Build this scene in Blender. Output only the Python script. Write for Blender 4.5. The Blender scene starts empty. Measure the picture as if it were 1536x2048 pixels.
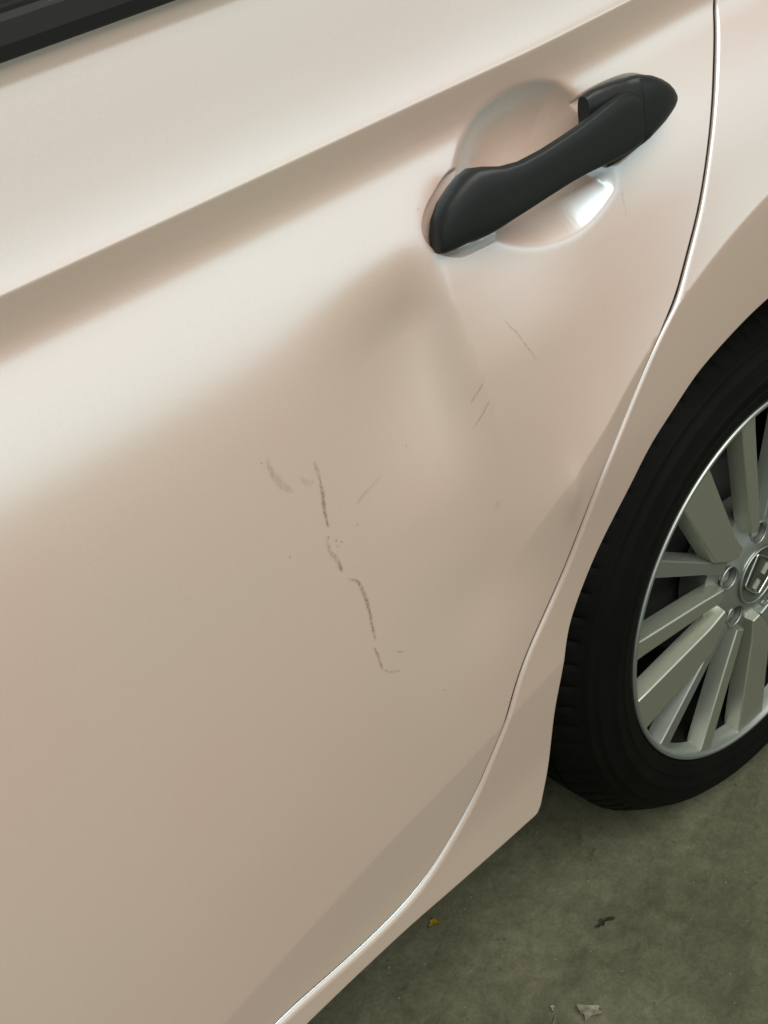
import bpy, bmesh, math, random
import numpy as np
from mathutils import Matrix, Vector
from mathutils.geometry import delaunay_2d_cdt

scene = bpy.context.scene
random.seed(7)
rng = np.random.default_rng(7)
ZC = 0.297                      # wheel centre above the floor

# ------------------------------------------------------------------ camera
cam_d = bpy.data.cameras.new('camera')
cam = bpy.data.objects.new('camera', cam_d)
scene.collection.objects.link(cam)
R = ((0.74051547, 0.50250216, -0.44623806),
     (-0.64387852, 0.3403, -0.68528561),
     (-0.19250269, 0.7947877, 0.57554777))
M4 = Matrix(R).to_4x4()
M4.translation = (-0.79238526, -0.53585767, 0.8147344 + ZC)
cam.matrix_world = M4
cam_d.sensor_fit = 'VERTICAL'
cam_d.sensor_height = 36.0
cam_d.lens = 2242.7744 * 36.0 / 2048.0
cam_d.clip_start = 0.02
cam_d.clip_end = 200.0
scene.camera = cam

# ------------------------------------------------------------------ light
world = bpy.data.worlds.new('World')
scene.world = world
world.use_nodes = True
bg = world.node_tree.nodes['Background']
bg.inputs['Color'].default_value = (0.95, 0.98, 0.92, 1)
bg.inputs['Strength'].default_value = 0.18

def area(name, loc, target, sx, sy, power, col=(1, 1, 1)):
    d = bpy.data.lights.new(name, 'AREA')
    d.shape = 'RECTANGLE'; d.size = sx; d.size_y = sy; d.energy = power; d.color = col
    o = bpy.data.objects.new(name, d)
    scene.collection.objects.link(o)
    o.location = loc
    o.rotation_euler = (Vector(target) - Vector(loc)).to_track_quat('-Z', 'Y').to_euler()
    return o

# daylight through the open side of the car park, and the pale ceiling above
area('ceiling_light', (-0.5, -1.9, 3.3), (-0.5, 0.0, 0.8), 4.5, 2.0, 162, (1.0, 0.975, 0.92))
area('open_side_daylight', (1.0, -3.6, 1.02), (1.0, 0.0, 1.02), 15.0, 1.9, 78, (0.90, 1.0, 0.985))

scene.view_settings.view_transform = 'Standard'
scene.view_settings.look = 'None'
scene.view_settings.gamma = 1.0
scene.view_settings.exposure = 0.0
scene.render.engine = 'CYCLES'

# ------------------------------------------------------------------ materials
def new_mat(name):
    m = bpy.data.materials.new(name)
    m.use_nodes = True
    return m, m.node_tree.nodes, m.node_tree.links, m.node_tree.nodes['Principled BSDF']

def simple(name, col, rough=0.5, metal=0.0, coat=0.0, spec=0.5, bump=0.0, bscale=200.0, var=0.0, vscale=20.0):
    m, n, l, b = new_mat(name)
    b.inputs['Base Color'].default_value = (*col, 1)
    b.inputs['Roughness'].default_value = rough
    b.inputs['Metallic'].default_value = metal
    b.inputs['Coat Weight'].default_value = coat
    b.inputs['Specular IOR Level'].default_value = spec
    tc = n.new('ShaderNodeTexCoord')
    if bump:
        t = n.new('ShaderNodeTexNoise'); t.inputs['Scale'].default_value = bscale; t.inputs['Detail'].default_value = 3
        l.new(tc.outputs['Object'], t.inputs['Vector'])
        bp = n.new('ShaderNodeBump'); bp.inputs['Strength'].default_value = bump; bp.inputs['Distance'].default_value = 0.001
        l.new(t.outputs['Fac'], bp.inputs['Height']); l.new(bp.outputs['Normal'], b.inputs['Normal'])
    if var:
        t = n.new('ShaderNodeTexNoise'); t.inputs['Scale'].default_value = vscale; t.inputs['Detail'].default_value = 5
        l.new(tc.outputs['Object'], t.inputs['Vector'])
        r = n.new('ShaderNodeValToRGB')
        r.color_ramp.elements[0].position = 0.3; r.color_ramp.elements[1].position = 0.75
        r.color_ramp.elements[0].color = (*[c * (1 - var) for c in col], 1)
        r.color_ramp.elements[1].color = (*[min(1, c * (1 + var)) for c in col], 1)
        l.new(t.outputs['Fac'], r.inputs['Fac']); l.new(r.outputs['Color'], b.inputs['Base Color'])
    return m

def paint_mat():
    m, n, l, b = new_mat('rose_pearl_paint')
    tc = n.new('ShaderNodeTexCoord')
    t = n.new('ShaderNodeTexNoise'); t.inputs['Scale'].default_value = 5.5; t.inputs['Detail'].default_value = 2
    l.new(tc.outputs['Object'], t.inputs['Vector'])
    r = n.new('ShaderNodeValToRGB')
    r.color_ramp.elements[0].position = 0.36; r.color_ramp.elements[1].position = 0.66
    r.color_ramp.elements[0].color = (0.70, 0.530, 0.415, 1)
    r.color_ramp.elements[1].color = (0.72, 0.510, 0.415, 1)
    l.new(t.outputs['Fac'], r.inputs['Fac'])
    fl = n.new('ShaderNodeTexNoise'); fl.inputs['Scale'].default_value = 900; fl.inputs['Detail'].default_value = 1
    l.new(tc.outputs['Object'], fl.inputs['Vector'])
    mx = n.new('ShaderNodeMixRGB'); mx.blend_type = 'OVERLAY'; mx.inputs['Fac'].default_value = 0.10
    l.new(r.outputs['Color'], mx.inputs['Color1']); l.new(fl.outputs['Fac'], mx.inputs['Color2'])
    l.new(mx.outputs['Color'], b.inputs['Base Color'])
    b.inputs['Roughness'].default_value = 0.5
    b.inputs['Metallic'].default_value = 0.0
    b.inputs['Coat Weight'].default_value = 0.6
    b.inputs['Coat Roughness'].default_value = 0.16
    g = n.new('ShaderNodeBsdfGlossy')
    g.inputs['Color'].default_value = (0.57, 0.86, 0.98, 1)
    g.inputs['Roughness'].default_value = 0.29
    ms = n.new('ShaderNodeMixShader'); ms.inputs['Fac'].default_value = 0.35
    l.new(b.outputs['BSDF'], ms.inputs[1]); l.new(g.outputs['BSDF'], ms.inputs[2])
    l.new(ms.outputs['Shader'], n['Material Output'].inputs['Surface'])
    return m

PAINT = paint_mat()
BLACK = simple('black_satin_plastic', (0.010, 0.012, 0.0112), rough=0.43, spec=0.33)
MOULD = simple('black_window_trim', (0.0055, 0.006, 0.005), rough=0.55, spec=0.25)
GLASS = simple('dark_window_glass', (0.012, 0.016, 0.016), rough=0.04, coat=0.0)
RUBBER = simple('tyre_rubber', (0.0032, 0.0033, 0.0025), rough=0.66, spec=0.08, bump=0.25, bscale=500, var=0.35, vscale=14)
MACH = simple('machined_alloy', (0.53, 0.555, 0.475), rough=0.40, metal=0.95)
ALLOY = simple('silver_wheel_paint', (0.34, 0.37, 0.34), rough=0.44, metal=0.9)
CHROME = simple('chrome', (0.75, 0.78, 0.74), rough=0.14, metal=1.0)
CAPDARK = simple('cap_grey', (0.16, 0.18, 0.16), rough=0.3, metal=0.8)
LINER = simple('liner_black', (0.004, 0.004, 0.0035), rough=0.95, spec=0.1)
SEAM_SHADE = simple('seam_dark', (0.012, 0.011, 0.010), rough=0.8, spec=0.1)
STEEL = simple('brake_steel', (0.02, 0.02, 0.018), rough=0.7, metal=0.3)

# ------------------------------------------------------------------ object helpers
def link(o, parent=None):
    scene.collection.objects.link(o)
    if parent is not None:
        o.parent = parent
    return o

def obj(name, verts, faces, mat, parent=None, smooth=True, normals=None):
    me = bpy.data.meshes.new(name)
    me.from_pydata([tuple(map(float, v)) for v in verts], [], [tuple(map(int, f)) for f in faces])
    me.materials.append(mat)
    if smooth:
        me.polygons.foreach_set('use_smooth', [True] * len(me.polygons))
    me.update()
    if normals is not None:
        me.normals_split_custom_set_from_vertices([tuple(map(float, v)) for v in normals])
    o = bpy.data.objects.new(name, me)
    return link(o, parent)

def from_bm(name, bm, mat, parent=None, smooth=True, angle=None):
    me = bpy.data.meshes.new(name)
    bmesh.ops.recalc_face_normals(bm, faces=bm.faces)
    if smooth:
        for f in bm.faces: f.smooth = True
        if angle is not None:
            for e in bm.edges:
                if len(e.link_faces) == 2 and e.calc_face_angle(0) > math.radians(angle):
                    e.smooth = False
    bm.to_mesh(me); bm.free()
    me.materials.append(mat)
    return link(bpy.data.objects.new(name, me), parent)

def empty(name, loc=(0, 0, 0), parent=None):
    o = bpy.data.objects.new(name, None)
    o.location = loc
    return link(o, parent)

def tag(o, label, cat=None, group=None, kind=None):
    o['label'] = label
    if cat: o['category'] = cat
    if group: o['group'] = group
    if kind: o['kind'] = kind

# ------------------------------------------------------------------ shape of the car's side
#@BODY
# x runs to the rear of the car, z is height above the wheel centre; side(x, z) is how far
# the metal stands out from the plane y = -0.05
KZ = [-0.40, 0.18, 0.30, 0.45, 0.50, 0.525, 0.545, 0.56, 0.575, 0.588, 0.597, 0.603, 0.610, 0.620, 0.6322, 0.6336, 0.637, 0.645, 0.66, 0.68, 0.7135, 0.7145, 0.80]
KA = [-4.5, -4.5, -3.0, -1.5, 1.0, 4.5, 9.5, 13.0, 15.0, 15.0, 11.0, 1.0, -12.0, -18.0, -19.0, 21.0, 13.5, 7.5, 3.2, 1.2, 0.0, -10.0, -10.0]
_tz = np.arange(-0.40, 0.80, 0.00025)
_ta = np.tan(np.radians(np.interp(_tz, KZ, KA)))
_k = np.hanning(13); _k /= _k.sum()
_ta = np.convolve(np.pad(_ta, 6, mode='edge'), _k, mode='valid')
_th = -np.cumsum(_ta) * 0.00025
_th -= np.interp(0.42, _tz, _th)

def softplus(v, w):
    return w * np.logaddexp(0, v / w)

def sstep(t):
    t = np.clip(t, 0, 1); return t * t * (3 - 2 * t)

FLARE_R = 0.4760
CREASE = [(-1.4, -0.0505), (-0.75, 0.0795), (-0.7, 0.0857), (-0.65, 0.0925), (-0.6, 0.0999), (-0.55, 0.1079), (-0.5, 0.1165), (-0.45, 0.1256), (-0.4, 0.1353), (-0.36, 0.1434), (-0.33, 0.1498), (0.6, 0.1598)]

def seg_dist(x, z, poly, closed=False):
    P = np.asarray(poly, float)
    A = P if closed else P[:-1]
    B = np.roll(P, -1, 0) if closed else P[1:]
    best = np.full(x.shape, 9.0); bx = np.zeros(x.shape); bz = np.zeros(x.shape)
    for (ax, az), (cx, cz) in zip(A, B):
        dx, dz = cx - ax, cz - az
        L = dx * dx + dz * dz + 1e-18
        t = np.clip(((x - ax) * dx + (z - az) * dz) / L, 0, 1)
        qx, qz = ax + t * dx, az + t * dz
        d = np.hypot(x - qx, z - qz)
        m = d < best
        best = np.where(m, d, best); bx = np.where(m, qx, bx); bz = np.where(m, qz, bz)
    return best, bx, bz

def inside(x, z, poly):
    P = np.asarray(poly, float); Q = np.roll(P, -1, 0)
    r = np.zeros(x.shape, bool)
    for (ax, az), (cx, cz) in zip(P, Q):
        if az == cz: continue
        r ^= ((az > z) != (cz > z)) & (x < (cx - ax) * (z - az) / (cz - az) + ax)
    return r

def smooth_closed(pts, n=8):
    P = np.asarray(pts, float); N = len(P); out = []
    for i in range(N):
        p0, p1, p2, p3 = P[i - 1], P[i], P[(i + 1) % N], P[(i + 2) % N]
        for k in range(n):
            t = k / n
            out.append(0.5 * ((2 * p1) + (p2 - p0) * t + (2 * p0 - 5 * p1 + 4 * p2 - p3) * t * t + (3 * p1 - p0 - 3 * p2 + p3) * t ** 3))
    return np.array(out)

def smooth_open(pts, n=6):
    P = np.asarray(pts, float)
    P = np.vstack([2 * P[0] - P[1], P, 2 * P[-1] - P[-2]]); out = []
    for i in range(1, len(P) - 2):
        p0, p1, p2, p3 = P[i - 1], P[i], P[i + 1], P[i + 2]
        for k in range(n):
            t = k / n
            out.append(0.5 * ((2 * p1) + (p2 - p0) * t + (2 * p0 - 5 * p1 + 4 * p2 - p3) * t * t + (3 * p1 - p0 - 3 * p2 + p3) * t ** 3))
    out.append(P[-2])
    return np.array(out)

DISH = smooth_closed([(-0.366, 0.580), (-0.356, 0.594), (-0.347, 0.601), (-0.335, 0.609), (-0.320, 0.613), (-0.305, 0.614), (-0.290, 0.612),
        (-0.275, 0.608), (-0.262, 0.602), (-0.248, 0.588), (-0.240, 0.570), (-0.236, 0.548), (-0.240, 0.531), (-0.249, 0.525), (-0.265, 0.519),
        (-0.283, 0.516), (-0.305, 0.518), (-0.321, 0.522), (-0.337, 0.529), (-0.352, 0.540), (-0.364, 0.560)], 4)
# the pressed seat the handle's two ends sit in
SEAT = smooth_closed([(-0.398, 0.554), (-0.399, 0.563), (-0.394, 0.571), (-0.384, 0.578), (-0.366, 0.586), (-0.340, 0.586), (-0.290, 0.588), (-0.240, 0.591),
        (-0.204, 0.589), (-0.186, 0.583), (-0.176, 0.575), (-0.176, 0.565), (-0.188, 0.554), (-0.215, 0.545), (-0.260, 0.540), (-0.320, 0.537),
        (-0.368, 0.537), (-0.382, 0.540), (-0.393, 0.547)], 4)

def side(x, z):
    x = np.asarray(x, float); z = np.asarray(z, float)
    h = np.interp(z, _tz, _th)
    h = h - (x + 0.45) ** 2 / 22.0
    h = h + 0.055 * softplus(0.40 - z, 0.05) * sstep((-0.50 - x) / 0.35)      # lower front of the door stands more upright
    h = h - 0.042 * softplus(z - 0.46, 0.02) * sstep((x + 0.32) / 0.20)      # shoulder leans in towards the rear
    # crease low on the door, metal tucks under below it
    zc = np.interp(x, [c[0] for c in CREASE], [c[1] for c in CREASE])
    h = h - 0.085 * softplus(zc - z, 0.0012) + 0.115 * softplus(0.03 - z, 0.012)
    # flare round the wheel arch
    r = np.hypot(x, z); d = FLARE_R - r
    fade = sstep((z - 0.15) / 0.20) * sstep((x + 0.41) / 0.13)
    h = h + fade * (0.024 * np.exp(-np.clip(-d, 0, 1) / 0.090) - np.where(d > 0, 0.12 * (softplus(d, 0.002) - 0.002 * np.log(2)), 0.0))
    # hollow behind the handle
    box = (x > -0.43) & (x < -0.15) & (z > 0.49) & (z < 0.64)
    if box.any():
        xb, zb = x[box], z[box]
        dd, _, _ = seg_dist(xb, zb, DISH, True)
        sd = np.where(inside(xb, zb, DISH), dd, -dd)
        t = np.clip(softplus(sd, 0.0011) / 0.045, 0, 1)
        dep = 0.0215 * (1 - (1 - t) ** 2)
        ds, _, _ = seg_dist(xb, zb, SEAT, True)
        ss = np.where(inside(xb, zb, SEAT), ds, -ds)
        dep2 = 0.0055 * sstep((ss + 0.0008) / 0.0045)
        hb = h[box] - np.maximum(dep, dep2)
        h = h.copy(); h[box] = hb
    return h + dent(x, z)

def dent(x, z):
    # the bowl pushed in under the handle, with a sharp upright fold on its rear side
    w = 0.0011 + 0.14 * np.clip(0.515 - z, 0, 0.20)
    t = np.clip((softplus(-0.392 - x, w) - 0.3 * w) / 0.030, 0, 1)
    fold = 1 - (1 - t) ** 2
    deep = np.exp(-((x + 0.415) / 0.060) ** 2) * sstep((0.566 - z) / 0.064) * sstep((z - 0.375) / 0.125)
    broad = np.exp(-((x + 0.42) / 0.100) ** 2) * sstep((0.556 - z) / 0.10) * sstep((z - 0.24) / 0.22)
    h = -fold * (0.0118 * deep + 0.0030 * broad)
    # metal pushed up to the rear of the fold, falling away again lower down
    sz = np.where(z > 0.455, 0.055, 0.130)
    h = h + 0.0075 * np.exp(-((x + 0.345) / 0.060) ** 2 - ((z - 0.455) / sz) ** 2)
    h = h - 0.003 * np.exp(-((x + 0.40) / 0.06) ** 2 - ((z - 0.28) / 0.05) ** 2)
    # kink where the flare begins
    h = h + 0.0024 * np.exp(-((x + 0.324) / 0.0075) ** 2 - ((z - 0.335) / 0.024) ** 2)
    return h
#@END

def side_normal(x, z, fn):
    e = 0.0004
    gx = (fn(x + e, z) - fn(x - e, z)) / (2 * e)
    gz = (fn(x, z + e) - fn(x, z - e)) / (2 * e)
    n = np.stack([-gx, -np.ones_like(gx), -gz], 1)
    return n / np.linalg.norm(n, axis=1)[:, None]

# outlines traced on the metal (x, z above wheel centre)
def resample(P, step):
    P = np.asarray(P, float)
    s = np.r_[0, np.cumsum(np.hypot(*np.diff(P, axis=0).T))]
    n = max(2, int(s[-1] / step))
    t = np.linspace(0, s[-1], n + 1)
    return np.stack([np.interp(t, s, P[:, 0]), np.interp(t, s, P[:, 1])], 1)

def blur(P, k):
    w = np.hanning(2 * k + 3)[1:-1]; w /= w.sum()
    Q = np.vstack([2 * P[0] - P[1:k + 1][::-1], P, 2 * P[-1] - P[-k - 1:-1][::-1]])
    return np.stack([np.convolve(Q[:, i], w, mode='valid') for i in (0, 1)], 1)

def offset(P, d):
    T = np.gradient(P, axis=0); T /= np.linalg.norm(T, axis=1)[:, None]
    return P + d * np.stack([-T[:, 1], T[:, 0]], 1)

SEAM = [(-0.0847, 0.8), (-0.0857, 0.7), (-0.0882, 0.64), (-0.0927, 0.6039), (-0.0983, 0.5891), (-0.1075, 0.5753), (-0.1262, 0.5453), (-0.145, 0.5145), (-0.1646, 0.4837), (-0.1795, 0.4659), (-0.1957, 0.4455), (-0.206, 0.4322), (-0.2216, 0.4206), (-0.2378, 0.4029), (-0.2565, 0.3806), (-0.2732, 0.3595), (-0.2915, 0.3359), (-0.3053, 0.3055), (-0.3172, 0.2732), (-0.3274, 0.2502), (-0.3463, 0.2199), (-0.3713, 0.1862), (-0.3887, 0.1545), (-0.3976, 0.1352), (-0.4171, 0.1043), (-0.4363, 0.0746), (-0.462, 0.0482), (-0.4955, 0.0243), (-0.5254, 0.0141), (-0.571, 0.0131), (-0.6191, 0.0192), (-0.6662, 0.0252), (-0.8, 0.0252), (-1.0, 0.0252), (-1.3, 0.0252)]
ARCH = [(0.0, 0.3681), (-0.0672, 0.3661), (-0.11, 0.3612), (-0.1646, 0.349), (-0.1929, 0.3338), (-0.2247, 0.3147), (-0.2445, 0.292), (-0.268, 0.2665), (-0.2839, 0.2468), (-0.2959, 0.2265), (-0.3109, 0.1974), (-0.3164, 0.1835), (-0.3213, 0.1629), (-0.3269, 0.1297), (-0.3342, 0.0908), (-0.3422, 0.0235), (-0.3597, -0.0278)]
XL, XR, ZT = -1.30, 0.62, 0.74

seam = blur(resample(smooth_open(SEAM), 0.004), 7)
seam_door = offset(seam, -0.0022)      # left of travel is the rear side; door lies on the front side
seam_body = offset(seam, 0.0024)
arch = blur(resample(smooth_open(ARCH), 0.005), 4)

def panel(name, outline, rounds, fn, mat, parent, step=0.006, extra_z=(), fine=(), flange=0.014, features=(), lips=()):
    """sheet metal: outline polygon in (x, z); rounds = list of (polyline, radius) edges that roll inwards"""
    out = np.asarray(outline, float)
    n0 = len(out)
    pts = []
    x0, z0 = out.min(0); x1, z1 = out.max(0)
    xs = np.arange(x0 + step / 2, x1, step)
    zs = np.unique(np.round(np.concatenate([np.arange(z0 + step / 2, z1, step)] + [np.asarray(extra_z)]), 5))
    gx, gz = np.meshgrid(xs, zs)
    pts.append(np.stack([gx.ravel(), gz.ravel()], 1))
    for fx0, fx1, fz0, fz1, fs in fine:
        p = pts[0]; keep = ~((p[:, 0] > fx0) & (p[:, 0] < fx1) & (p[:, 1] > fz0) & (p[:, 1] < fz1))
        pts[0] = p[keep]
        gx, gz = np.meshgrid(np.arange(fx0, fx1, fs), np.arange(fz0, fz1, fs))
        pts.append(np.stack([gx.ravel(), gz.ravel()], 1))
    grid = np.vstack(pts)
    feats = []
    for pl in features:
        for o_ in (-0.009, -0.0055, -0.003, -0.0013, 0, 0.0013, 0.003, 0.0055, 0.009):
            feats.append(offset(np.asarray(pl, float), o_))
        df, _, _ = seg_dist(grid[:, 0], grid[:, 1], pl)
        grid = grid[df > 0.0105]
    for pl, offs in lips:
        cl = np.vstack([pl, pl[:1]])
        df, _, _ = seg_dist(grid[:, 0], grid[:, 1], cl)
        grid = grid[df > max(map(abs, offs)) + 0.0006]
        cr = resample(cl, 0.0016)
        for o_ in offs: feats.append(offset(cr, o_))
    if feats: grid = np.vstack([grid] + feats)
    d, _, _ = seg_dist(grid[:, 0], grid[:, 1], out, True)
    lim = np.full(len(grid), 0.003)
    for pl, rad in rounds:
        dr, qx, qz = seg_dist(grid[:, 0], grid[:, 1], pl)
        if callable(rad): rad = rad(qx, qz)
        lim = np.where(dr < rad * 1.35 + 0.002, 9, lim)
    grid = grid[inside(grid[:, 0], grid[:, 1], out) & (d > lim)]
    rings = []
    for pl, rad in rounds:
        for k in (0.06, 0.15, 0.28, 0.45, 0.65, 0.85, 1.0, 1.3):
            for sgn in (1, -1):
                pa = np.asarray(pl, float)
                rv = rad(pa[:, 0], pa[:, 1]) if callable(rad) else np.full(len(pa), rad)
                q = offset(pa, (sgn * k * rv)[:, None])
                rings.append(q)
    if rings:
        rg = np.vstack(rings)
        ok = inside(rg[:, 0], rg[:, 1], out)
        dd, _, _ = seg_dist(rg[:, 0], rg[:, 1], out, True)
        rg = rg[ok & (dd > 0.00005)]
        grid = np.vstack([grid, rg])
    V = np.vstack([out, grid])
    edges = [(i, (i + 1) % n0) for i in range(n0)]
    vo, eo, fo, ov, oe, of_ = delaunay_2d_cdt([Vector(map(float, v)) for v in V], edges, [list(range(n0))], 1, 1e-7)
    P = np.array([(v.x, v.y) for v in vo])
    x, z = P[:, 0], P[:, 1]
    h = fn(x, z)
    nrm = side_normal(x, z, fn)
    for pl, rad in rounds:
        dr, bx, bz = seg_dist(x, z, np.asarray(pl, float))
        if callable(rad): rad = rad(bx, bz)
        m = dr < rad
        t = np.clip((rad - dr) / rad, 0, 0.985)
        h = np.where(m, h - rad * (1 - np.sqrt(1 - t * t)), h)
        ox, oz = bx - x, bz - z
        L = np.hypot(ox, oz)
        # at the very edge use the direction away from the panel's inside
        tx = np.where(L > 1e-6, ox / np.maximum(L, 1e-9), 0); tzz = np.where(L > 1e-6, oz / np.maximum(L, 1e-9), 0)
        e = np.stack([tx, np.zeros_like(tx), tzz], 1)
        bad = m & (L <= 1e-6)
        if bad.any():
            pa = np.asarray(pl, float); T = np.gradient(pa, axis=0); T /= np.linalg.norm(T, axis=1)[:, None]
            for i in np.where(bad)[0]:
                j = np.argmin(np.hypot(pa[:, 0] - x[i], pa[:, 1] - z[i]))
                nn = np.array([-T[j, 1], T[j, 0]])
                test = np.array([x[i], z[i]]) + nn * 0.0015
                s = -1 if inside(test[:1], test[1:], out)[0] else 1
                e[i] = (s * nn[0], 0, s * nn[1])
        nn2 = nrm * np.sqrt(1 - t * t)[:, None] + e * t[:, None]
        nn2 /= np.linalg.norm(nn2, axis=1)[:, None]
        nrm = np.where(m[:, None], nn2, nrm)
    verts = np.stack([x, -0.05 - h, z + ZC], 1)
    faces = [list(f) for f in fo]
    # orient towards the camera side (-y)
    F = []
    for f in faces:
        a, b, c = verts[f[0]], verts[f[1]], verts[f[2]]
        F.append(f if np.cross(b - a, c - a)[1] < 0 else f[::-1])
    # flange: boundary pushed straight inwards
    idx = [None] * n0
    inv = {}
    for i, l in enumerate(ov):
        for k in l: inv[k] = i
    base = len(verts)
    bv = [inv[i] for i in range(n0)]
    low = verts[bv].copy(); low[:, 1] += flange
    top = verts[bv].copy()
    cc = out.mean(0)
    verts = np.vstack([verts, top, low])
    nrm = np.vstack([nrm, nrm[bv], nrm[bv]])
    T = np.roll(out, -1, 0) - np.roll(out, 1, 0); T /= np.linalg.norm(T, axis=1)[:, None]
    area2 = np.sum(out[:, 0] * np.roll(out[:, 1], -1) - np.roll(out[:, 0], -1) * out[:, 1])
    sg = 1 if area2 > 0 else -1
    for i in range(n0):
        j = (i + 1) % n0
        fn_ = np.array([sg * T[i, 1], 0, -sg * T[i, 0]])
        nrm[base + i] = fn_; nrm[base + n0 + i] = fn_
        q = [base + i, base + j, base + n0 + j, base + n0 + i]
        a, b, c = verts[q[0]], verts[q[1]], verts[q[2]]
        F.append(q if np.dot(np.cross(b - a, c - a), fn_) > 0 else q[::-1])
    return obj(name, verts, F, mat, parent, True, nrm)

# ------------------------------------------------------------------ floor
def floor_mat():
    m, n, l, b = new_mat('stained_concrete')
    tc = n.new('ShaderNodeTexCoord')
    def noise(scale, detail=6, rough=0.6, dist=0.0):
        t = n.new('ShaderNodeTexNoise'); t.inputs['Scale'].default_value = scale; t.inputs['Detail'].default_value = detail
        t.inputs['Roughness'].default_value = rough; t.inputs['Distortion'].default_value = dist
        l.new(tc.outputs['Object'], t.inputs['Vector']); return t.outputs['Fac']
    def ramp(src, a, b_, ca, cb):
        r = n.new('ShaderNodeValToRGB'); r.color_ramp.elements[0].position = a; r.color_ramp.elements[1].position = b_
        r.color_ramp.elements[0].color = (*ca, 1); r.color_ramp.elements[1].color = (*cb, 1)
        l.new(src, r.inputs['Fac']); return r.outputs['Color']
    def mix(mode, fac, a, c):
        x = n.new('ShaderNodeMixRGB'); x.blend_type = mode
        if isinstance(fac, float): x.inputs['Fac'].default_value = fac
        else: l.new(fac, x.inputs['Fac'])
        l.new(a, x.inputs['Color1'])
        if isinstance(c, tuple): x.inputs['Color2'].default_value = (*c, 1)
        else: l.new(c, x.inputs['Color2'])
        return x.outputs['Color']
    c = ramp(noise(6.5, 9, 0.66, 0.5), 0.30, 0.70, (0.085, 0.085, 0.050), (0.160, 0.162, 0.105))
    c = mix('MULTIPLY', 0.75, c, ramp(noise(23, 8, 0.7, 0.8), 0.3, 0.62, (0.56, 0.56, 0.52), (1, 1, 1)))
    c = mix('MULTIPLY', 0.5, c, ramp(noise(260, 4, 0.7), 0.35, 0.6, (0.6, 0.6, 0.58), (1, 1, 1)))
    c = mix('MIX', ramp(noise(11, 4, 0.6, 1.0), 0.63, 0.74, (0, 0, 0), (0.45, 0.45, 0.45)), c, (0.15, 0.12, 0.065))
    c = mix('MULTIPLY', 0.6, c, ramp(noise(70, 7, 0.75, 0.3), 0.34, 0.60, (0.62, 0.62, 0.58), (1.08, 1.08, 1.08)))
    c = mix('MULTIPLY', 0.8, c, ramp(noise(14, 3, 0.5, 2.0), 0.66, 0.76, (1, 1, 1), (0.55, 0.54, 0.46)))
    # pale grains
    v = n.new('ShaderNodeTexVoronoi'); v.inputs['Scale'].default_value = 55
    l.new(tc.outputs['Object'], v.inputs['Vector'])
    c = mix('MIX', ramp(v.outputs['Distance'], 0.03, 0.055, (0.55, 0.55, 0.55), (0, 0, 0)), c, (0.30, 0.30, 0.24))
    v2 = n.new('ShaderNodeTexVoronoi'); v2.inputs['Scale'].default_value = 38; v2.inputs['Randomness'].default_value = 1
    l.new(tc.outputs['Object'], v2.inputs['Vector'])
    c = mix('MIX', ramp(v2.outputs['Distance'], 0.05, 0.09, (0.5, 0.5, 0.5), (0, 0, 0)), c, (0.03, 0.03, 0.022))
    l.new(c, b.inputs['Base Color'])
    b.inputs['Roughness'].default_value = 0.72
    b.inputs['Specular IOR Level'].default_value = 0.3
    bp = n.new('ShaderNodeBump'); bp.inputs['Strength'].default_value = 0.25; bp.inputs['Distance'].default_value = 0.002
    l.new(noise(90, 8, 0.7), bp.inputs['Height']); l.new(bp.outputs['Normal'], b.inputs['Normal'])
    return m

fl = obj('concrete_floor', [(-14, -14, 0), (14, -14, 0), (14, 14, 0), (-14, 14, 0)], [(0, 1, 2, 3)], floor_mat(), None, False)
tag(fl, 'dark olive grey stained concrete floor under the car', kind='structure')

# ------------------------------------------------------------------ the car
car = empty('car', (0, 0, 0))
tag(car, 'rose pearl car with a dented rear door, black door handle and silver alloy wheel', 'car')

ang = np.radians(np.arange(60, 139, 0.8))
feat = [np.stack([FLARE_R * np.cos(ang), FLARE_R * np.sin(ang)], 1), resample(np.array(CREASE)[:-1], 0.007)]
door_out = np.vstack([seam_door[seam_door[:, 1] < ZT],
                      [(XL, 0.2), (XL, 0.5), (XL, ZT)], np.stack([np.linspace(XL + 0.1, -0.2, 12), np.full(12, ZT)], 1)])
cz = [0.6329 + d for d in (-0.009, -0.006, -0.004, -0.0025, -0.0015, -0.0008, 0, 0.0008, 0.0015, 0.0025, 0.004)] + \
     [0.714 + d for d in (-0.004, -0.002, -0.001, 0, 0.001, 0.002, 0.004)] + list(np.arange(0.556, 0.626, 0.0025))
sd_line = seam_door[seam_door[:, 1] < ZT]
door = panel('rear_door', door_out, [(sd_line, 0.0012)], side, PAINT, car, 0.006, cz, [(-0.425, -0.155, 0.495, 0.626, 0.0016), (-0.46, -0.30, 0.30, 0.495, 0.0035)], features=feat,
             lips=[(DISH, (-0.003, -0.0018, -0.0008, 0, 0.0008, 0.0018, 0.003)), (SEAT, (-0.0050, -0.0040, -0.0030, -0.0020, -0.0012, -0.0004, 0.0004, 0.0012))])
tag(door, 'dented rear door skin with dark scuffs below the handle')

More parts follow.
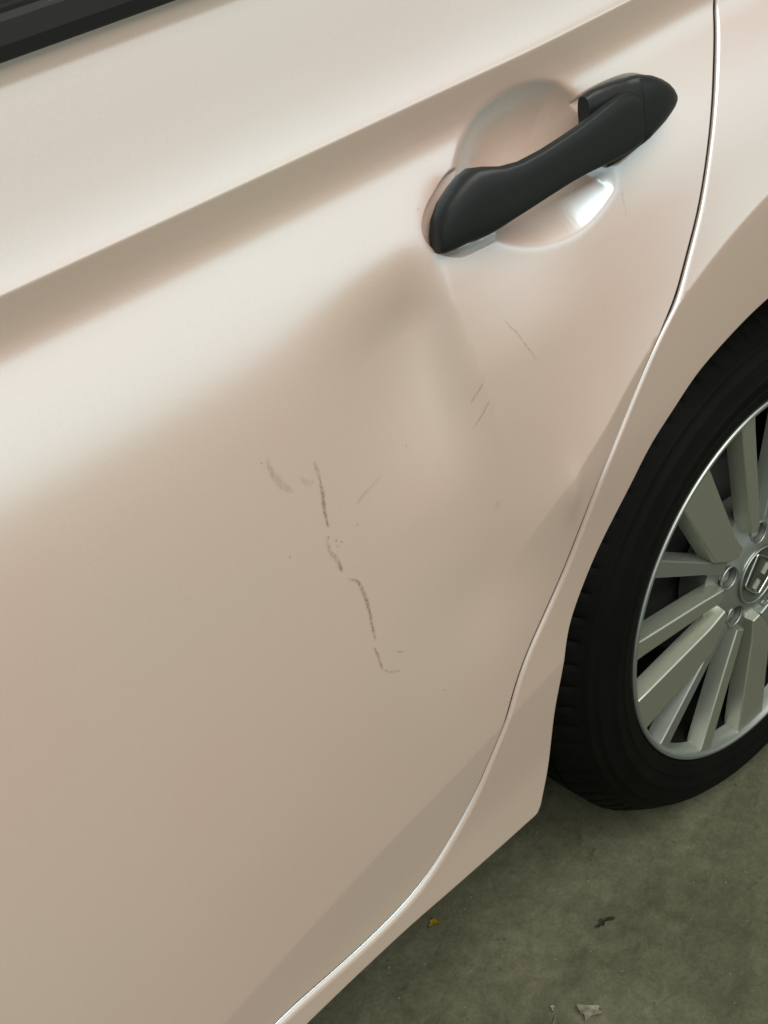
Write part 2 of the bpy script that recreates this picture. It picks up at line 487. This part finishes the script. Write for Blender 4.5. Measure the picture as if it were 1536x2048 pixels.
sb_line = seam_body[seam_body[:, 1] < ZT]
mir = arch[::-1].copy(); mir[:, 0] *= -1
corner = np.array([(-0.3612, -0.0295), (-0.3634, -0.0322), (-0.3689, -0.0330)])
sill = resample(np.array([(-0.3689, -0.033), (-0.3832, -0.032), (-0.4052, -0.0309), (-0.4887, -0.0256), (-0.5664, -0.0196), (-0.6423, -0.0126), (-1.3, -0.0124)]), 0.008)
rear_c = corner[::-1].copy(); rear_c[:, 0] *= -1
edge_low = np.vstack([sill[::-1], corner[::-1][1:], arch[::-1][0:]])       # from front along the sill to the arch top
edge_low2 = np.vstack([mir[::-1][1:], rear_c[::-1][:]])
body_out = np.vstack([sb_line, edge_low, edge_low2, [(0.45, -0.041), (XR, -0.041), (XR, 0.3), (XR, ZT), (0.3, ZT), (0.1, ZT)]])
seam_r = sb_line
body = panel('quarter_panel', body_out, [(seam_r, lambda x, z: 0.0024 + 0.0016 * sstep((0.46 - z) / 0.10) + 0.0045 * sstep((0.13 - z) / 0.11)), (np.vstack([sill[::-1], corner[::-1][1:]]), 0.005), (arch, 0.0035), (mir, 0.0035)],
             side, PAINT, car, 0.007, cz, features=feat)
tag(body, 'rose pearl quarter panel and sill around the wheel arch')

# black seal strip in the seam, its colour standing in for the gap's shade
sm = resample(seam[seam[:, 1] < ZT], 0.012)
a_, b_ = offset(sm, -0.0030), offset(sm, 0.0032)
va = np.stack([a_[:, 0], -0.05 - side(a_[:, 0], a_[:, 1]) + 0.0014, a_[:, 1] + ZC], 1)
vb = np.stack([b_[:, 0], -0.05 - side(b_[:, 0], b_[:, 1]) + 0.0030, b_[:, 1] + ZC], 1)
n_ = len(sm)
obj('seam_shade_strip', np.vstack([va, vb]), [(i, i + 1, n_ + i + 1, n_ + i) for i in range(n_ - 1)], SEAM_SHADE, car)

# wheel well, underside
def lathe(profile, n=96, a0=0.0, a1=2 * math.pi, closed=True):
    """profile = [(r, y)], revolved about the y axis"""
    m = n if closed else n + 1
    verts = []; faces = []
    for i in range(m):
        a = a0 + (a1 - a0) * i / n
        for r, y in profile:
            verts.append((r * math.cos(a), y, r * math.sin(a)))
    k = len(profile)
    for i in range(n):
        j = (i + 1) % m
        for p in range(k - 1):
            faces.append((i * k + p, j * k + p, j * k + p + 1, i * k + p + 1))
    return verts, faces

v, f = lathe([(0.366, 0.006), (0.380, 0.02), (0.380, 0.30), (0.02, 0.302)], 64, -0.09, math.pi + 0.09, False)
o = obj('wheel_arch_liner', v, f, LINER, car); o.location = (0, 0, ZC)

def box_bm(bm, x0, x1, y0, y1, z0, z1):
    vs = [bm.verts.new(p) for p in ((x0, y0, z0), (x1, y0, z0), (x1, y1, z0), (x0, y1, z0), (x0, y0, z1), (x1, y0, z1), (x1, y1, z1), (x0, y1, z1))]
    for q in ((0, 3, 2, 1), (4, 5, 6, 7), (0, 1, 5, 4), (1, 2, 6, 5), (2, 3, 7, 6), (3, 0, 4, 7)):
        bm.faces.new([vs[i] for i in q])
bm = bmesh.new()
box_bm(bm, -2.2, -0.392, 0.012, 1.55, 0.275, 1.0)
box_bm(bm, -0.392, 0.9, 0.31, 1.55, 0.24, 1.0)
from_bm('underbody', bm, LINER, car, False)

# window: belt trim and glass
ys = -0.05 - float(side(np.array([-0.6]), np.array([0.7238]))[0])
prof = [(ys + 0.006, 0.7236), (ys - 0.0035, 0.7236), (ys - 0.0050, 0.7246), (ys - 0.0055, 0.7300), (ys - 0.0038, 0.7385), (ys - 0.0020, 0.7412), (ys + 0.003, 0.7424), (ys + 0.014, 0.7424)]
xs_ = np.linspace(XL, -0.125, 40)
V = []; F = []
for x in xs_:
    dy = (x + 0.45) ** 2 / 22.0 - (0.15 ** 2) / 22.0
    for y, z in prof: V.append((x, y + dy, z + ZC))
k = len(prof)
for i in range(len(xs_) - 1):
    for p in range(k - 1): F.append((i * k + p, (i + 1) * k + p, (i + 1) * k + p + 1, i * k + p + 1))
F.append(tuple(range(k))); F.append(tuple(range((len(xs_) - 1) * k, len(xs_) * k))[::-1])
bt = obj('belt_trim', V, F, MOULD, door, False)
V = []; F = []
for i, x in enumerate(xs_):
    dy = (x + 0.45) ** 2 / 22.0
    for z in np.linspace(0.73, 1.1, 8): V.append((x, ys + 0.008 + dy + (z - 0.73) * 0.34, z + ZC))
    if i:
        for p in range(7): F.append(((i - 1) * 8 + p, i * 8 + p, i * 8 + p + 1, (i - 1) * 8 + p + 1))
obj('window_glass', V, F, GLASS, door)

# ------------------------------------------------------------------ door handle
def loft(name, stations, mat, parent, nseg=28, power=2.6, cap=True):
    """stations: (x, zlo, zhi, yfront, yback); super-elliptic rings"""
    V = []; F = []
    for si, (x, zl, zh, yf, yb) in enumerate(stations):
        pw = power[0] + (power[1] - power[0]) * min(1, si / 9)
        zc, a = (zl + zh) / 2, (zh - zl) / 2
        yc, b = (yf + yb) / 2, (yb - yf) / 2
        for k in range(nseg):
            t = 2 * math.pi * k / nseg
            c, s = math.cos(t), math.sin(t)
            V.append((x, yc + b * math.copysign(abs(c) ** (2 / pw), c), zc + a * math.copysign(abs(s) ** (2 / pw), s) + ZC))
    for i in range(len(stations) - 1):
        for k in range(nseg):
            k2 = (k + 1) % nseg
            F.append((i * nseg + k, i * nseg + k2, (i + 1) * nseg + k2, (i + 1) * nseg + k))
    F.append(tuple(range(nseg))); F.append(tuple(range((len(stations) - 1) * nseg, len(stations) * nseg))[::-1])
    bm = bmesh.new(); me = bpy.data.meshes.new('t'); me.from_pydata(V, [], F); bm.from_mesh(me); bpy.data.meshes.remove(me)
    return from_bm(name, bm, mat, parent, True, 50)

# traced outline stations (x, zlo, zhi at 20 mm out from the panel), q = how far the front stands out
def hst(rows):
    xs = [r[0] for r in rows]
    out = []
    for x, zl, zh, q, t in rows:
        k = 0.02 - q
        out.append((x + 0.88 * k, zl - 0.53 * k, zh - 0.53 * k, -0.05 - q - 0.003, -0.05 - q + t))
    return out

grip_rows = [(-0.4135, 0.5600, 0.5650, 0.000, 0.006), (-0.4120, 0.5578, 0.5710, 0.0012, 0.008), (-0.4075, 0.5558, 0.5780, 0.0030, 0.011), (-0.3990, 0.5542, 0.5845, 0.0060, 0.014),
        (-0.388, 0.5535, 0.5895, 0.0090, 0.016), (-0.380, 0.5523, 0.5922, 0.0115, 0.017), (-0.372, 0.5518, 0.5932, 0.0138, 0.017), (-0.363, 0.5525, 0.5910, 0.0160, 0.013),
        (-0.352, 0.5540, 0.5872, 0.0182, 0.009), (-0.338, 0.5552, 0.5850, 0.0200, 0.007), (-0.320, 0.5565, 0.5852, 0.0215, 0.006), (-0.300, 0.5575, 0.5866, 0.0222, 0.006),
        (-0.285, 0.5575, 0.5882, 0.0222, 0.006), (-0.270, 0.5568, 0.5905, 0.0220, 0.006), (-0.258, 0.5560, 0.5925, 0.0215, 0.006), (-0.248, 0.5560, 0.5940, 0.0210, 0.006),
        (-0.240, 0.5565, 0.5930, 0.0205, 0.006), (-0.2330, 0.5575, 0.5890, 0.0202, 0.006), (-0.2312, 0.5585, 0.5875, 0.0198, 0.0055)]
loft('handle_grip', hst(grip_rows), BLACK, door, 48, (2.3, 3.6))
cap_rows = [(-0.2800, 0.5800, 0.6015, 0.008, 0.005), (-0.2780, 0.5730, 0.6040, 0.010, 0.007), (-0.270, 0.5600, 0.6045, 0.0125, 0.009), (-0.2625, 0.5530, 0.6040, 0.0140, 0.010), (-0.252, 0.5525, 0.6030, 0.0155, 0.011), (-0.242, 0.5535, 0.6015, 0.0168, 0.012),
        (-0.2315, 0.5550, 0.5995, 0.0182, 0.0125), (-0.2295, 0.5550, 0.5990, 0.0194, 0.0135), (-0.222, 0.5562, 0.5975, 0.0190, 0.0135), (-0.213, 0.5590, 0.5945, 0.0174, 0.0130), (-0.205, 0.5620, 0.5905, 0.0152, 0.012), (-0.199, 0.5655, 0.5865, 0.0130, 0.010),
        (-0.195, 0.5685, 0.5825, 0.0110, 0.008), (-0.193, 0.5720, 0.5785, 0.0095, 0.005)]
loft('key_cover', hst(cap_rows), BLACK, door, 48, (3.2, 3.0))

# ------------------------------------------------------------------ wheel
wheel = empty('wheel', (0, 0, ZC), car)
tag(wheel, 'silver multi spoke alloy wheel with black tyre')

# tyre: sidewall and tread, with grooves cut across the shoulder
prof = [(0.207, 0.012), (0.214, -0.0005), (0.2175, -0.0050), (0.222, -0.0072), (0.2265, -0.0078), (0.2275, -0.0088), (0.2330, -0.0098), (0.2340, -0.0092), (0.243, -0.0106), (0.2445, -0.0118), (0.2475, -0.0118), (0.2490, -0.0106),
        (0.256, -0.0092), (0.262, -0.0068), (0.2632, -0.0072), (0.2660, -0.0058), (0.2672, -0.0038), (0.272, -0.0004), (0.2735, -0.0004), (0.2760, 0.0020), (0.2770, 0.0042), (0.281, 0.0080), (0.285, 0.0125), (0.2890, 0.0175), (0.2925, 0.0230), (0.2955, 0.0280), (0.2988, 0.0320),
        (0.2990, 0.0380), (0.2915, 0.0385), (0.2915, 0.0450), (0.2995, 0.0455), (0.3005, 0.0640), (0.2925, 0.0645), (0.2925, 0.0730), (0.3008, 0.0735), (0.3008, 0.1000),
        (0.2925, 0.1005), (0.2925, 0.1090), (0.3000, 0.1095), (0.2990, 0.1300), (0.2915, 0.1305), (0.2915, 0.137), (0.2980, 0.1375), (0.2960, 0.155), (0.285, 0.170), (0.255, 0.182), (0.21, 0.165)]
NT = 432
V = []; F = []
for i in range(NT):
    a = 2 * math.pi * i / NT
    for r, y in prof:
        rr = r
        if 0.0120 < y < 0.0375 and r > 0.284 and (i % 6) == 0: rr -= 0.0035
        if 0.046 < y < 0.128 and r > 0.298 and (i % 6) == 3: rr -= 0.003
        x, z = rr * math.cos(a), rr * math.sin(a)
        # the loaded contact patch
        z = max(z, -0.2965 + 0.0)
        V.append((x, y, z))
k = len(prof)
for i in range(NT):
    j = (i + 1) % NT
    for p in range(k - 1): F.append((i * k + p, i * k + p + 1, j * k + p + 1, j * k + p))
bm = bmesh.new(); me = bpy.data.meshes.new('t'); me.from_pydata(V, [], F); bm.from_mesh(me); bpy.data.meshes.remove(me)
from_bm('tyre', bm, RUBBER, wheel, True, 38)

v, f = lathe([(0.2080, 0.012), (0.2125, 0.004), (0.2150, -0.0025), (0.2152, -0.0052), (0.2140, -0.0066), (0.2112, -0.0066), (0.2098, -0.0052), (0.2080, -0.0012), (0.2066, 0.006), (0.2050, 0.014)], 160)
bm = bmesh.new(); me = bpy.data.meshes.new('t'); me.from_pydata(v, [], f); bm.from_mesh(me); bpy.data.meshes.remove(me)
from_bm('rim', bm, ALLOY, wheel, True, 40)

def depth(r):            # the spoke face sinks slightly towards the hub
    return 0.0045 * (1 - r / 0.21) ** 1.0 - 0.0025

def spoke(name, pol, mat, drop=0.0, thick=0.018, draft=0.0030):
    P = np.array([(r * math.cos(math.radians(a)), r * math.sin(math.radians(a))) for a, r in pol])
    Q = []
    for i in range(len(P)):
        a, b = P[i], P[(i + 1) % len(P)]
        m = max(1, int(np.hypot(*(b - a)) / 0.012))
        for kx in range(m): Q.append(a + (b - a) * kx / m)
    Q = np.array(Q)
    ar = np.sum(Q[:, 0] * np.roll(Q[:, 1], -1) - np.roll(Q[:, 0], -1) * Q[:, 1])
    if ar < 0: Q = Q[::-1]
    T = np.roll(Q, -1, 0) - np.roll(Q, 1, 0); T /= np.linalg.norm(T, axis=1)[:, None]
    N = np.stack([T[:, 1], -T[:, 0]], 1)      # outward
    rings = [(-0.0014, 0.0), (0.0, 0.0012), (draft * 0.35, thick * 0.35), (draft, thick)]
    bm = bmesh.new(); rs = []
    for o_, dy in rings:
        W = Q + N * o_
        rs.append([bm.verts.new((w[0], depth(math.hypot(*q)) + drop + dy, w[1])) for w, q in zip(W, Q)])
    n = len(Q)
    for a, b in zip(rs[:-1], rs[1:]):
        for i in range(n):
            j = (i + 1) % n
            bm.faces.new((a[i], a[j], b[j], b[i]))
    bm.faces.new(rs[0][::-1])
    bmesh.ops.triangulate(bm, faces=[bm.faces[-1]]) if False else None
    return from_bm(name, bm, mat, wheel, True, 24)

WIDE = [(-6.5, 0.2085), (0.0, 0.2092), (6.5, 0.2085), (18.0, 0.099), (14.0, 0.072), (8.0, 0.058), (-4.0, 0.060), (-3.0, 0.088)]
NAR1 = [(-2.6, 0.2085), (2.6, 0.2085), (2.5, 0.105), (4, 0.066), (-9, 0.066), (-5.0, 0.104)]
NAR2 = [(-3.2, 0.2085), (2.6, 0.2085), (4.0, 0.105), (5, 0.064), (-8, 0.064), (-6.0, 0.100)]
protos = [spoke('spoke', [(a + 120, r) for a, r in WIDE], MACH),
          spoke('spoke', [(a + 144, r) for a, r in NAR1], ALLOY, 0.0045),
          spoke('spoke', [(a + 168, r) for a, r in NAR2], MACH)]
for s in range(1, 5):
    for pr in protos:
        c = pr.copy(); scene.collection.objects.link(c); c.parent = wheel
        c.rotation_euler = (0, -math.radians(72 * s), 0)

# hub with five lug holes
def cdt_plate(outer, holes, yf, depth_, name, mat, parent):
    pts = [tuple(p) for p in outer]; edges = [(i, (i + 1) % len(outer)) for i in range(len(outer))]
    loops = [list(range(len(outer)))]
    for h in holes:
        b = len(pts); pts += [tuple(p) for p in h]
        edges += [(b + i, b + (i + 1) % len(h)) for i in range(len(h))]
        loops.append(list(range(b, b + len(h))))
    for r in (0.040, 0.052, 0.064):
        for a in range(0, 360, 6):
            p = (r * math.cos(math.radians(a)), r * math.sin(math.radians(a)))
            if all(math.hypot(p[0] - np.mean([q[0] for q in h]), p[1] - np.mean([q[1] for q in h])) > 0.015 for h in holes): pts.append(p)
    vo, eo, fo, ov, oe, of_ = delaunay_2d_cdt([Vector(p) for p in pts], edges, [], 0, 1e-7)
    bm = bmesh.new()
    top = [bm.verts.new((p.x, yf(math.hypot(p.x, p.y)), p.y)) for p in vo]
    for f in fo:
        cx = np.array([np.mean([vo[i].x for i in f])]); cy = np.array([np.mean([vo[i].y for i in f])])
        if not inside(cx, cy, outer)[0] or any(inside(cx, cy, h)[0] for h in holes): continue
        bm.faces.new([top[i] for i in f])
    inv = {}
    for i, lst in enumerate(ov):
        for kx in lst: inv[kx] = i
    for lp in loops:
        lows = [bm.verts.new((pts[i][0], yf(math.hypot(*pts[i])) + depth_, pts[i][1])) for i in lp]
        for i in range(len(lp)):
            j = (i + 1) % len(lp)
            bm.faces.new((top[inv[lp[i]]], top[inv[lp[j]]], lows[j], lows[i]))
    return from_bm(name, bm, mat, parent, True, 35)

def circ(cx, cz, r, n): return [(cx + r * math.cos(2 * math.pi * i / n), cz + r * math.sin(2 * math.pi * i / n)) for i in range(n)]
LUG = [152 + 72 * i for i in range(5)]
lugc = [(0.0495 * math.cos(math.radians(a)), 0.0495 * math.sin(math.radians(a))) for a in LUG]
cdt_plate(np.array(circ(0, 0, 0.078, 60)), [np.array(circ(x, z, 0.0125, 20)) for x, z in lugc], lambda r: 0.0035 + 0.012 * sstep((r - 0.034) / 0.044), 0.03, 'hub_face', ALLOY, wheel)
def ring(name, R0, r0, y0, mat, parent, loc=(0, 0), n=32, m=8):
    V = []; F = []
    for i in range(n):
        a = 2 * math.pi * i / n
        for j in range(m):
            b = 2 * math.pi * j / m
            V.append((loc[0] + (R0 + r0 * math.cos(b)) * math.cos(a), y0 + r0 * math.sin(b), loc[1] + (R0 + r0 * math.cos(b)) * math.sin(a)))
    for i in range(n):
        for j in range(m):
            F.append((i * m + j, ((i + 1) % n) * m + j, ((i + 1) % n) * m + (j + 1) % m, i * m + (j + 1) % m))
    return obj(name, V, F, mat, parent)
for x, z in lugc:
    bm = bmesh.new()
    rs = []
    for r, y in ((0.0088, 0.034), (0.0088, 0.014), (0.0075, 0.0115), (0.004, 0.0105)):
        rs.append([bm.verts.new((x + r * math.cos(math.pi / 3 * i), y, z + r * math.sin(math.pi / 3 * i))) for i in range(6)])
    for a, b in zip(rs[:-1], rs[1:]):
        for i in range(6): bm.faces.new((a[i], a[(i + 1) % 6], b[(i + 1) % 6], b[i]))
    bm.faces.new(rs[-1])
    from_bm('lug_nut', bm, ALLOY, wheel, False)
    ring('lug_seat', 0.0132, 0.0013, 0.0035 + 0.012 * float(sstep((0.0495 - 0.034) / 0.044)) - 0.0003, ALLOY, wheel, (x, z))
# centre cap and emblem
v, f = lathe([(0.0345, 0.010), (0.0340, 0.0030), (0.0325, 0.0012), (0.0300, 0.0010), (0.0285, 0.0028), (0.020, 0.0022), (0.0001, 0.0018)], 64)
obj('centre_cap', v, f, CAPDARK, wheel)
ring('cap_bezel', 0.0325, 0.0012, 0.0010, ALLOY, wheel, n=64)

def tube(name, path, r, mat, parent, m=6, closed=False):
    P = np.array(path, float); n = len(P)
    V = []; F = []
    for i in range(n):
        t = (P[(i + 1) % n] - P[i - 1]) if closed else (P[min(i + 1, n - 1)] - P[max(i - 1, 0)])
        t /= np.linalg.norm(t)
        up = np.array([0, -1.0, 0]); sd = np.cross(t, up); sd /= np.linalg.norm(sd)
        for j in range(m):
            b = 2 * math.pi * j / m
            V.append(P[i] + sd * r * math.cos(b) + up * r * math.sin(b))
    for i in range(n if closed else n - 1):
        i2 = (i + 1) % n
        for j in range(m): F.append((i * m + j, i2 * m + j, i2 * m + (j + 1) % m, i * m + (j + 1) % m))
    return obj(name, V, F, mat, parent)
ea = math.radians(-48)
def em(u, v_, y=0.0008): return (u * math.cos(ea) - v_ * math.sin(ea), y, u * math.sin(ea) + v_ * math.cos(ea))
fr = smooth_closed([(-0.0225, 0.013), (-0.0205, 0.0185), (0, 0.0205), (0.0205, 0.0185), (0.0225, 0.013), (0.0185, -0.013), (0.0150, -0.0180), (0, -0.0190), (-0.0150, -0.0180), (-0.0185, -0.013)], 5)
tube('emblem_frame', [em(u, w) for u, w in fr], 0.0013, CHROME, wheel, 6, True)
def slab(name, poly, y0, y1, mat, parent):
    bm = bmesh.new()
    a = [bm.verts.new(em(u, w, y0)) for u, w in poly]; b = [bm.verts.new(em(u, w, y1)) for u, w in poly]
    bm.faces.new(a)
    for i in range(len(a)): bm.faces.new((a[i], a[(i + 1) % len(a)], b[(i + 1) % len(a)], b[i]))
    return from_bm(name, bm, mat, parent, False)
Hp = [(-0.0165, 0.0165), (-0.0105, 0.0165), (-0.0085, 0.0030), (0.0085, 0.0030), (0.0105, 0.0165), (0.0165, 0.0165), (0.0122, -0.0155), (0.0066, -0.0155), (0.0075, -0.0030), (-0.0075, -0.0030), (-0.0066, -0.0155), (-0.0122, -0.0155)]
slab('emblem_letter', Hp, -0.0004, 0.004, simple('emblem_silver', (0.30, 0.33, 0.30), rough=0.25, metal=1.0), wheel)
# brake drum behind the spokes and a dark back plate
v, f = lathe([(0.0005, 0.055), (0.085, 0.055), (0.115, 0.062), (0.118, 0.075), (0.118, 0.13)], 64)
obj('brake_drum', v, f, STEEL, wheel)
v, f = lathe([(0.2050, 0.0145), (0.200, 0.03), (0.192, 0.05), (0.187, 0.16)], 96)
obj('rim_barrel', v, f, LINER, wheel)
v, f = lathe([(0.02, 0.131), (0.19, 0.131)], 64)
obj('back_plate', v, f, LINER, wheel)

# ------------------------------------------------------------------ scuffs on the door
def scuff_mat():
    m, n, l, b = new_mat('scuff')
    b.inputs['Base Color'].default_value = (0.24, 0.185, 0.14, 1)
    b.inputs['Roughness'].default_value = 0.75
    uv = n.new('ShaderNodeUVMap')
    sp = n.new('ShaderNodeSeparateXYZ'); l.new(uv.outputs['UV'], sp.inputs['Vector'])
    tc = n.new('ShaderNodeTexCoord')
    t = n.new('ShaderNodeTexNoise'); t.inputs['Scale'].default_value = 420; t.inputs['Detail'].default_value = 5; t.inputs['Roughness'].default_value = 0.7
    l.new(tc.outputs['Object'], t.inputs['Vector'])
    r = n.new('ShaderNodeValToRGB'); r.color_ramp.elements[0].position = 0.42; r.color_ramp.elements[1].position = 0.66
    l.new(t.outputs['Fac'], r.inputs['Fac'])
    # u = strength along the mark, v = 0..1 across
    a = n.new('ShaderNodeMath'); a.operation = 'PINGPONG'; a.inputs[1].default_value = 0.5
    l.new(sp.outputs['Y'], a.inputs[0])
    a2 = n.new('ShaderNodeMath'); a2.operation = 'SMOOTH_MIN'; a2.inputs[2].default_value = 0.1
    mu = n.new('ShaderNodeMath'); mu.operation = 'MULTIPLY'; mu.inputs[1].default_value = 2.4
    l.new(a.outputs[0], mu.inputs[0]); l.new(mu.outputs[0], a2.inputs[0]); a2.inputs[1].default_value = 1.0
    m1 = n.new('ShaderNodeMath'); m1.operation = 'MULTIPLY'; l.new(a2.outputs[0], m1.inputs[0]); l.new(sp.outputs['X'], m1.inputs[1])
    m2 = n.new('ShaderNodeMath'); m2.operation = 'MULTIPLY_ADD'; l.new(r.outputs['Color'], m2.inputs[0]); m2.inputs[1].default_value = 0.75; m2.inputs[2].default_value = 0.25
    m3 = n.new('ShaderNodeMath'); m3.operation = 'MULTIPLY'; m3.use_clamp = True; l.new(m1.outputs[0], m3.inputs[0]); l.new(m2.outputs[0], m3.inputs[1])
    tr = n.new('ShaderNodeBsdfTransparent')
    ms = n.new('ShaderNodeMixShader')
    l.new(m3.outputs[0], ms.inputs['Fac']); l.new(tr.outputs['BSDF'], ms.inputs[1]); l.new(b.outputs['BSDF'], ms.inputs[2])
    l.new(ms.outputs['Shader'], n['Material Output'].inputs['Surface'])
    return m
SCUFF = scuff_mat()

def scuff(path, width, strength, label=None):
    width *= 1.25; strength *= 0.85
    P = resample(smooth_open([(a - 0.002, b + 0.003) for a, b in path], 8), 0.0012)
    n = len(P)
    w = width * (0.55 + 0.45 * np.sin(np.linspace(0.15, math.pi - 0.15, n))) * (0.8 + 0.4 * np.interp(np.arange(n), np.linspace(0, n - 1, max(2, n // 5)), rng.random(max(2, n // 5))))
    T = np.gradient(P, axis=0); T /= np.linalg.norm(T, axis=1)[:, None]; N = np.stack([-T[:, 1], T[:, 0]], 1)
    P = P + N * (np.interp(np.arange(n), np.linspace(0, n - 1, max(2, n // 3)), rng.normal(0, 0.00025, max(2, n // 3))))[:, None]
    rows = [P + N * (w * k)[:, None] for k in (-0.5, 0.0, 0.5)]
    A = np.vstack(rows)
    y = -0.05 - side(A[:, 0], A[:, 1]) - 0.00035
    V = np.stack([A[:, 0], y, A[:, 1] + ZC], 1)
    F = [(k * n + i, k * n + i + 1, (k + 1) * n + i + 1, (k + 1) * n + i) for k in (0, 1) for i in range(n - 1)]
    o = obj('scuff_mark', V, F, SCUFF, door)
    lay = o.data.uv_layers.new(name='UVMap')
    st = strength * np.minimum(1, np.sin(np.linspace(0.05, math.pi - 0.05, n)) * 2.2)
    for lp in o.data.loops:
        i = lp.vertex_index
        lay.data[lp.index].uv = (float(st[i % n]), 0.5 * (i // n))
    if label: o['label'] = label
    return o

scuff([(-0.513, 0.4658), (-0.5122, 0.459), (-0.5118, 0.4509)], 0.0030, 0.45)
scuff([(-0.5118, 0.4530), (-0.5131, 0.4405), (-0.5143, 0.43), (-0.5148, 0.4162)], 0.0030, 1.0, 'dark upright scuff scratched through the paint')
scuff([(-0.5186, 0.4113), (-0.5184, 0.401), (-0.5153, 0.3928), (-0.5132, 0.3809)], 0.0045, 0.45)
scuff([(-0.5150, 0.3890), (-0.5132, 0.3800)], 0.0035, 0.7)
scuff([(-0.5116, 0.3736), (-0.5045, 0.3657), (-0.5021, 0.354), (-0.5011, 0.3403), (-0.5014, 0.3253), (-0.502, 0.3102)], 0.0030, 0.85)
scuff([(-0.5042, 0.3069), (-0.5029, 0.2968), (-0.5014, 0.2829)], 0.0026, 0.85)
scuff([(-0.5014, 0.2829), (-0.4961, 0.2755), (-0.4864, 0.2692)], 0.0020, 0.45)
scuff([(-0.5426, 0.486), (-0.5423, 0.4783), (-0.539, 0.467), (-0.5317, 0.4544)], 0.0055, 0.33, 'faint curved grey rub mark')
scuff([(-0.5253, 0.4619), (-0.5218, 0.4558), (-0.5159, 0.4519)], 0.0040, 0.22)
scuff([(-0.3812, 0.4527), (-0.3856, 0.4467), (-0.3909, 0.4404)], 0.0016, 0.45)
scuff([(-0.3777, 0.4386), (-0.3854, 0.4284), (-0.3929, 0.4205)], 0.0016, 0.5)
scuff([(-0.3572, 0.486), (-0.3488, 0.4711), (-0.338, 0.4481)], 0.0016, 0.5)
scuff([(-0.493, 0.4183), (-0.4824, 0.423), (-0.4667, 0.4264)], 0.0030, 0.25)
scuff([(-0.4879, 0.2891), (-0.4813, 0.2829)], 0.0018, 0.5)
scuff([(-0.2344, 0.5247), (-0.2344, 0.5035)], 0.0016, 0.2)
for (x, z) in [(-0.5086, 0.4028), (-0.517, 0.4119), (-0.4945, 0.4067), (-0.4419, 0.4348), (-0.546, 0.4852), (-0.5467, 0.4161), (-0.5123, 0.4061), (-0.5118, 0.4015), (-0.4524, 0.2209), (-0.3952, 0.5734)]:
    scuff([(x, z), (x + rng.uniform(-0.001, 0.001), z - 0.0022)], 0.0018, 0.85)
scuff([(-0.382, 0.3560), (-0.3815, 0.3480)], 0.0060, 0.2)

# ------------------------------------------------------------------ litter on the floor
def flake(name, x, y, L, W, rot, mat, curl, label, cat, seed, group=None):
    r = random.Random(seed)
    bm = bmesh.new()
    n = 9; rows = []
    for i in range(n):
        t = i / (n - 1)
        w = W * 0.5 * (math.sin(math.pi * (0.06 + 0.9 * t)) ** 0.8) * r.uniform(0.5, 1.3)
        row = []
        for j, k in enumerate((-1, -0.4, 0.4, 1)):
            z = 0.0012 + curl * (abs(k) ** 2) * r.uniform(0.4, 1.1) + curl * 0.8 * (t - 0.5) ** 2 * 2
            row.append(bm.verts.new(((t - 0.5) * L, w * (k + r.uniform(-0.45, 0.45) * abs(k)) + W * 0.25 * math.sin(5 * t + seed), z)))
        rows.append(row)
    for a, b in zip(rows[:-1], rows[1:]):
        for j in range(3): bm.faces.new((a[j], b[j], b[j + 1], a[j + 1]))
    geo = bmesh.ops.solidify(bm, geom=bm.faces[:], thickness=0.0008)
    o = from_bm(name, bm, mat, None, True, 40)
    o.location = (x, y, 0.0006); o.rotation_euler = (0, 0, rot)
    tag(o, label, cat, group)
    return o
LEAFP = simple('pale_dry_leaf', (0.40, 0.39, 0.29), rough=0.8, var=0.6, vscale=160)
LEAFD = simple('dark_wet_leaf', (0.055, 0.053, 0.034), rough=0.7, var=0.5, vscale=120)
YEL = simple('yellow_petal', (0.36, 0.27, 0.02), rough=0.7, var=0.35, vscale=200)
GRIT = simple('pale_grit', (0.42, 0.42, 0.36), rough=0.85)
flake('dry_leaf', -0.380, -0.058, 0.028, 0.013, -1.2, LEAFP, 0.004, 'pale curled dry leaf lying alone on the open concrete', 'leaf', 3)
flake('dark_leaf', -0.291, -0.003, 0.024, 0.008, -0.4, LEAFD, 0.0015, 'dark flattened leaf fragment on the concrete below the wheel', 'leaf', 5)
flake('yellow_petal', -0.419, 0.139, 0.013, 0.010, 0.6, YEL, 0.003, 'small yellow petal on the floor beside the sill', 'petal', 8)
flake('grit_chip', -0.403, -0.028, 0.006, 0.004, 0.3, GRIT, 0.001, 'tiny white chip on the concrete beside the pale leaf', 'chip', 11)
flake('grit_chip', -0.411, -0.041, 0.014, 0.009, 1.2, simple('dull_grit', (0.20, 0.20, 0.15), rough=0.85), 0.001, 'dull grey flat chip on the concrete near the pale leaf', 'chip', 12)
bm = bmesh.new()
for i in range(420):
    x, y = rng.uniform(-0.9, 0.5), rng.uniform(-0.7, 0.3)
    r = float(np.clip(rng.lognormal(-7.3, 0.45), 0.0003, 0.0018))
    res = bmesh.ops.create_icosphere(bm, subdivisions=1, radius=r, matrix=Matrix.Translation((x, y, r * 0.35)) @ Matrix.Diagonal((1, float(rng.uniform(.6, 1.2)), 0.6, 1)))
g = from_bm('floor_grit', bm, simple('grit_mix', (0.20, 0.19, 0.15), rough=0.9), None, True)
tag(g, 'fine grit and crumbs scattered over the concrete', 'grit', kind='stuff')
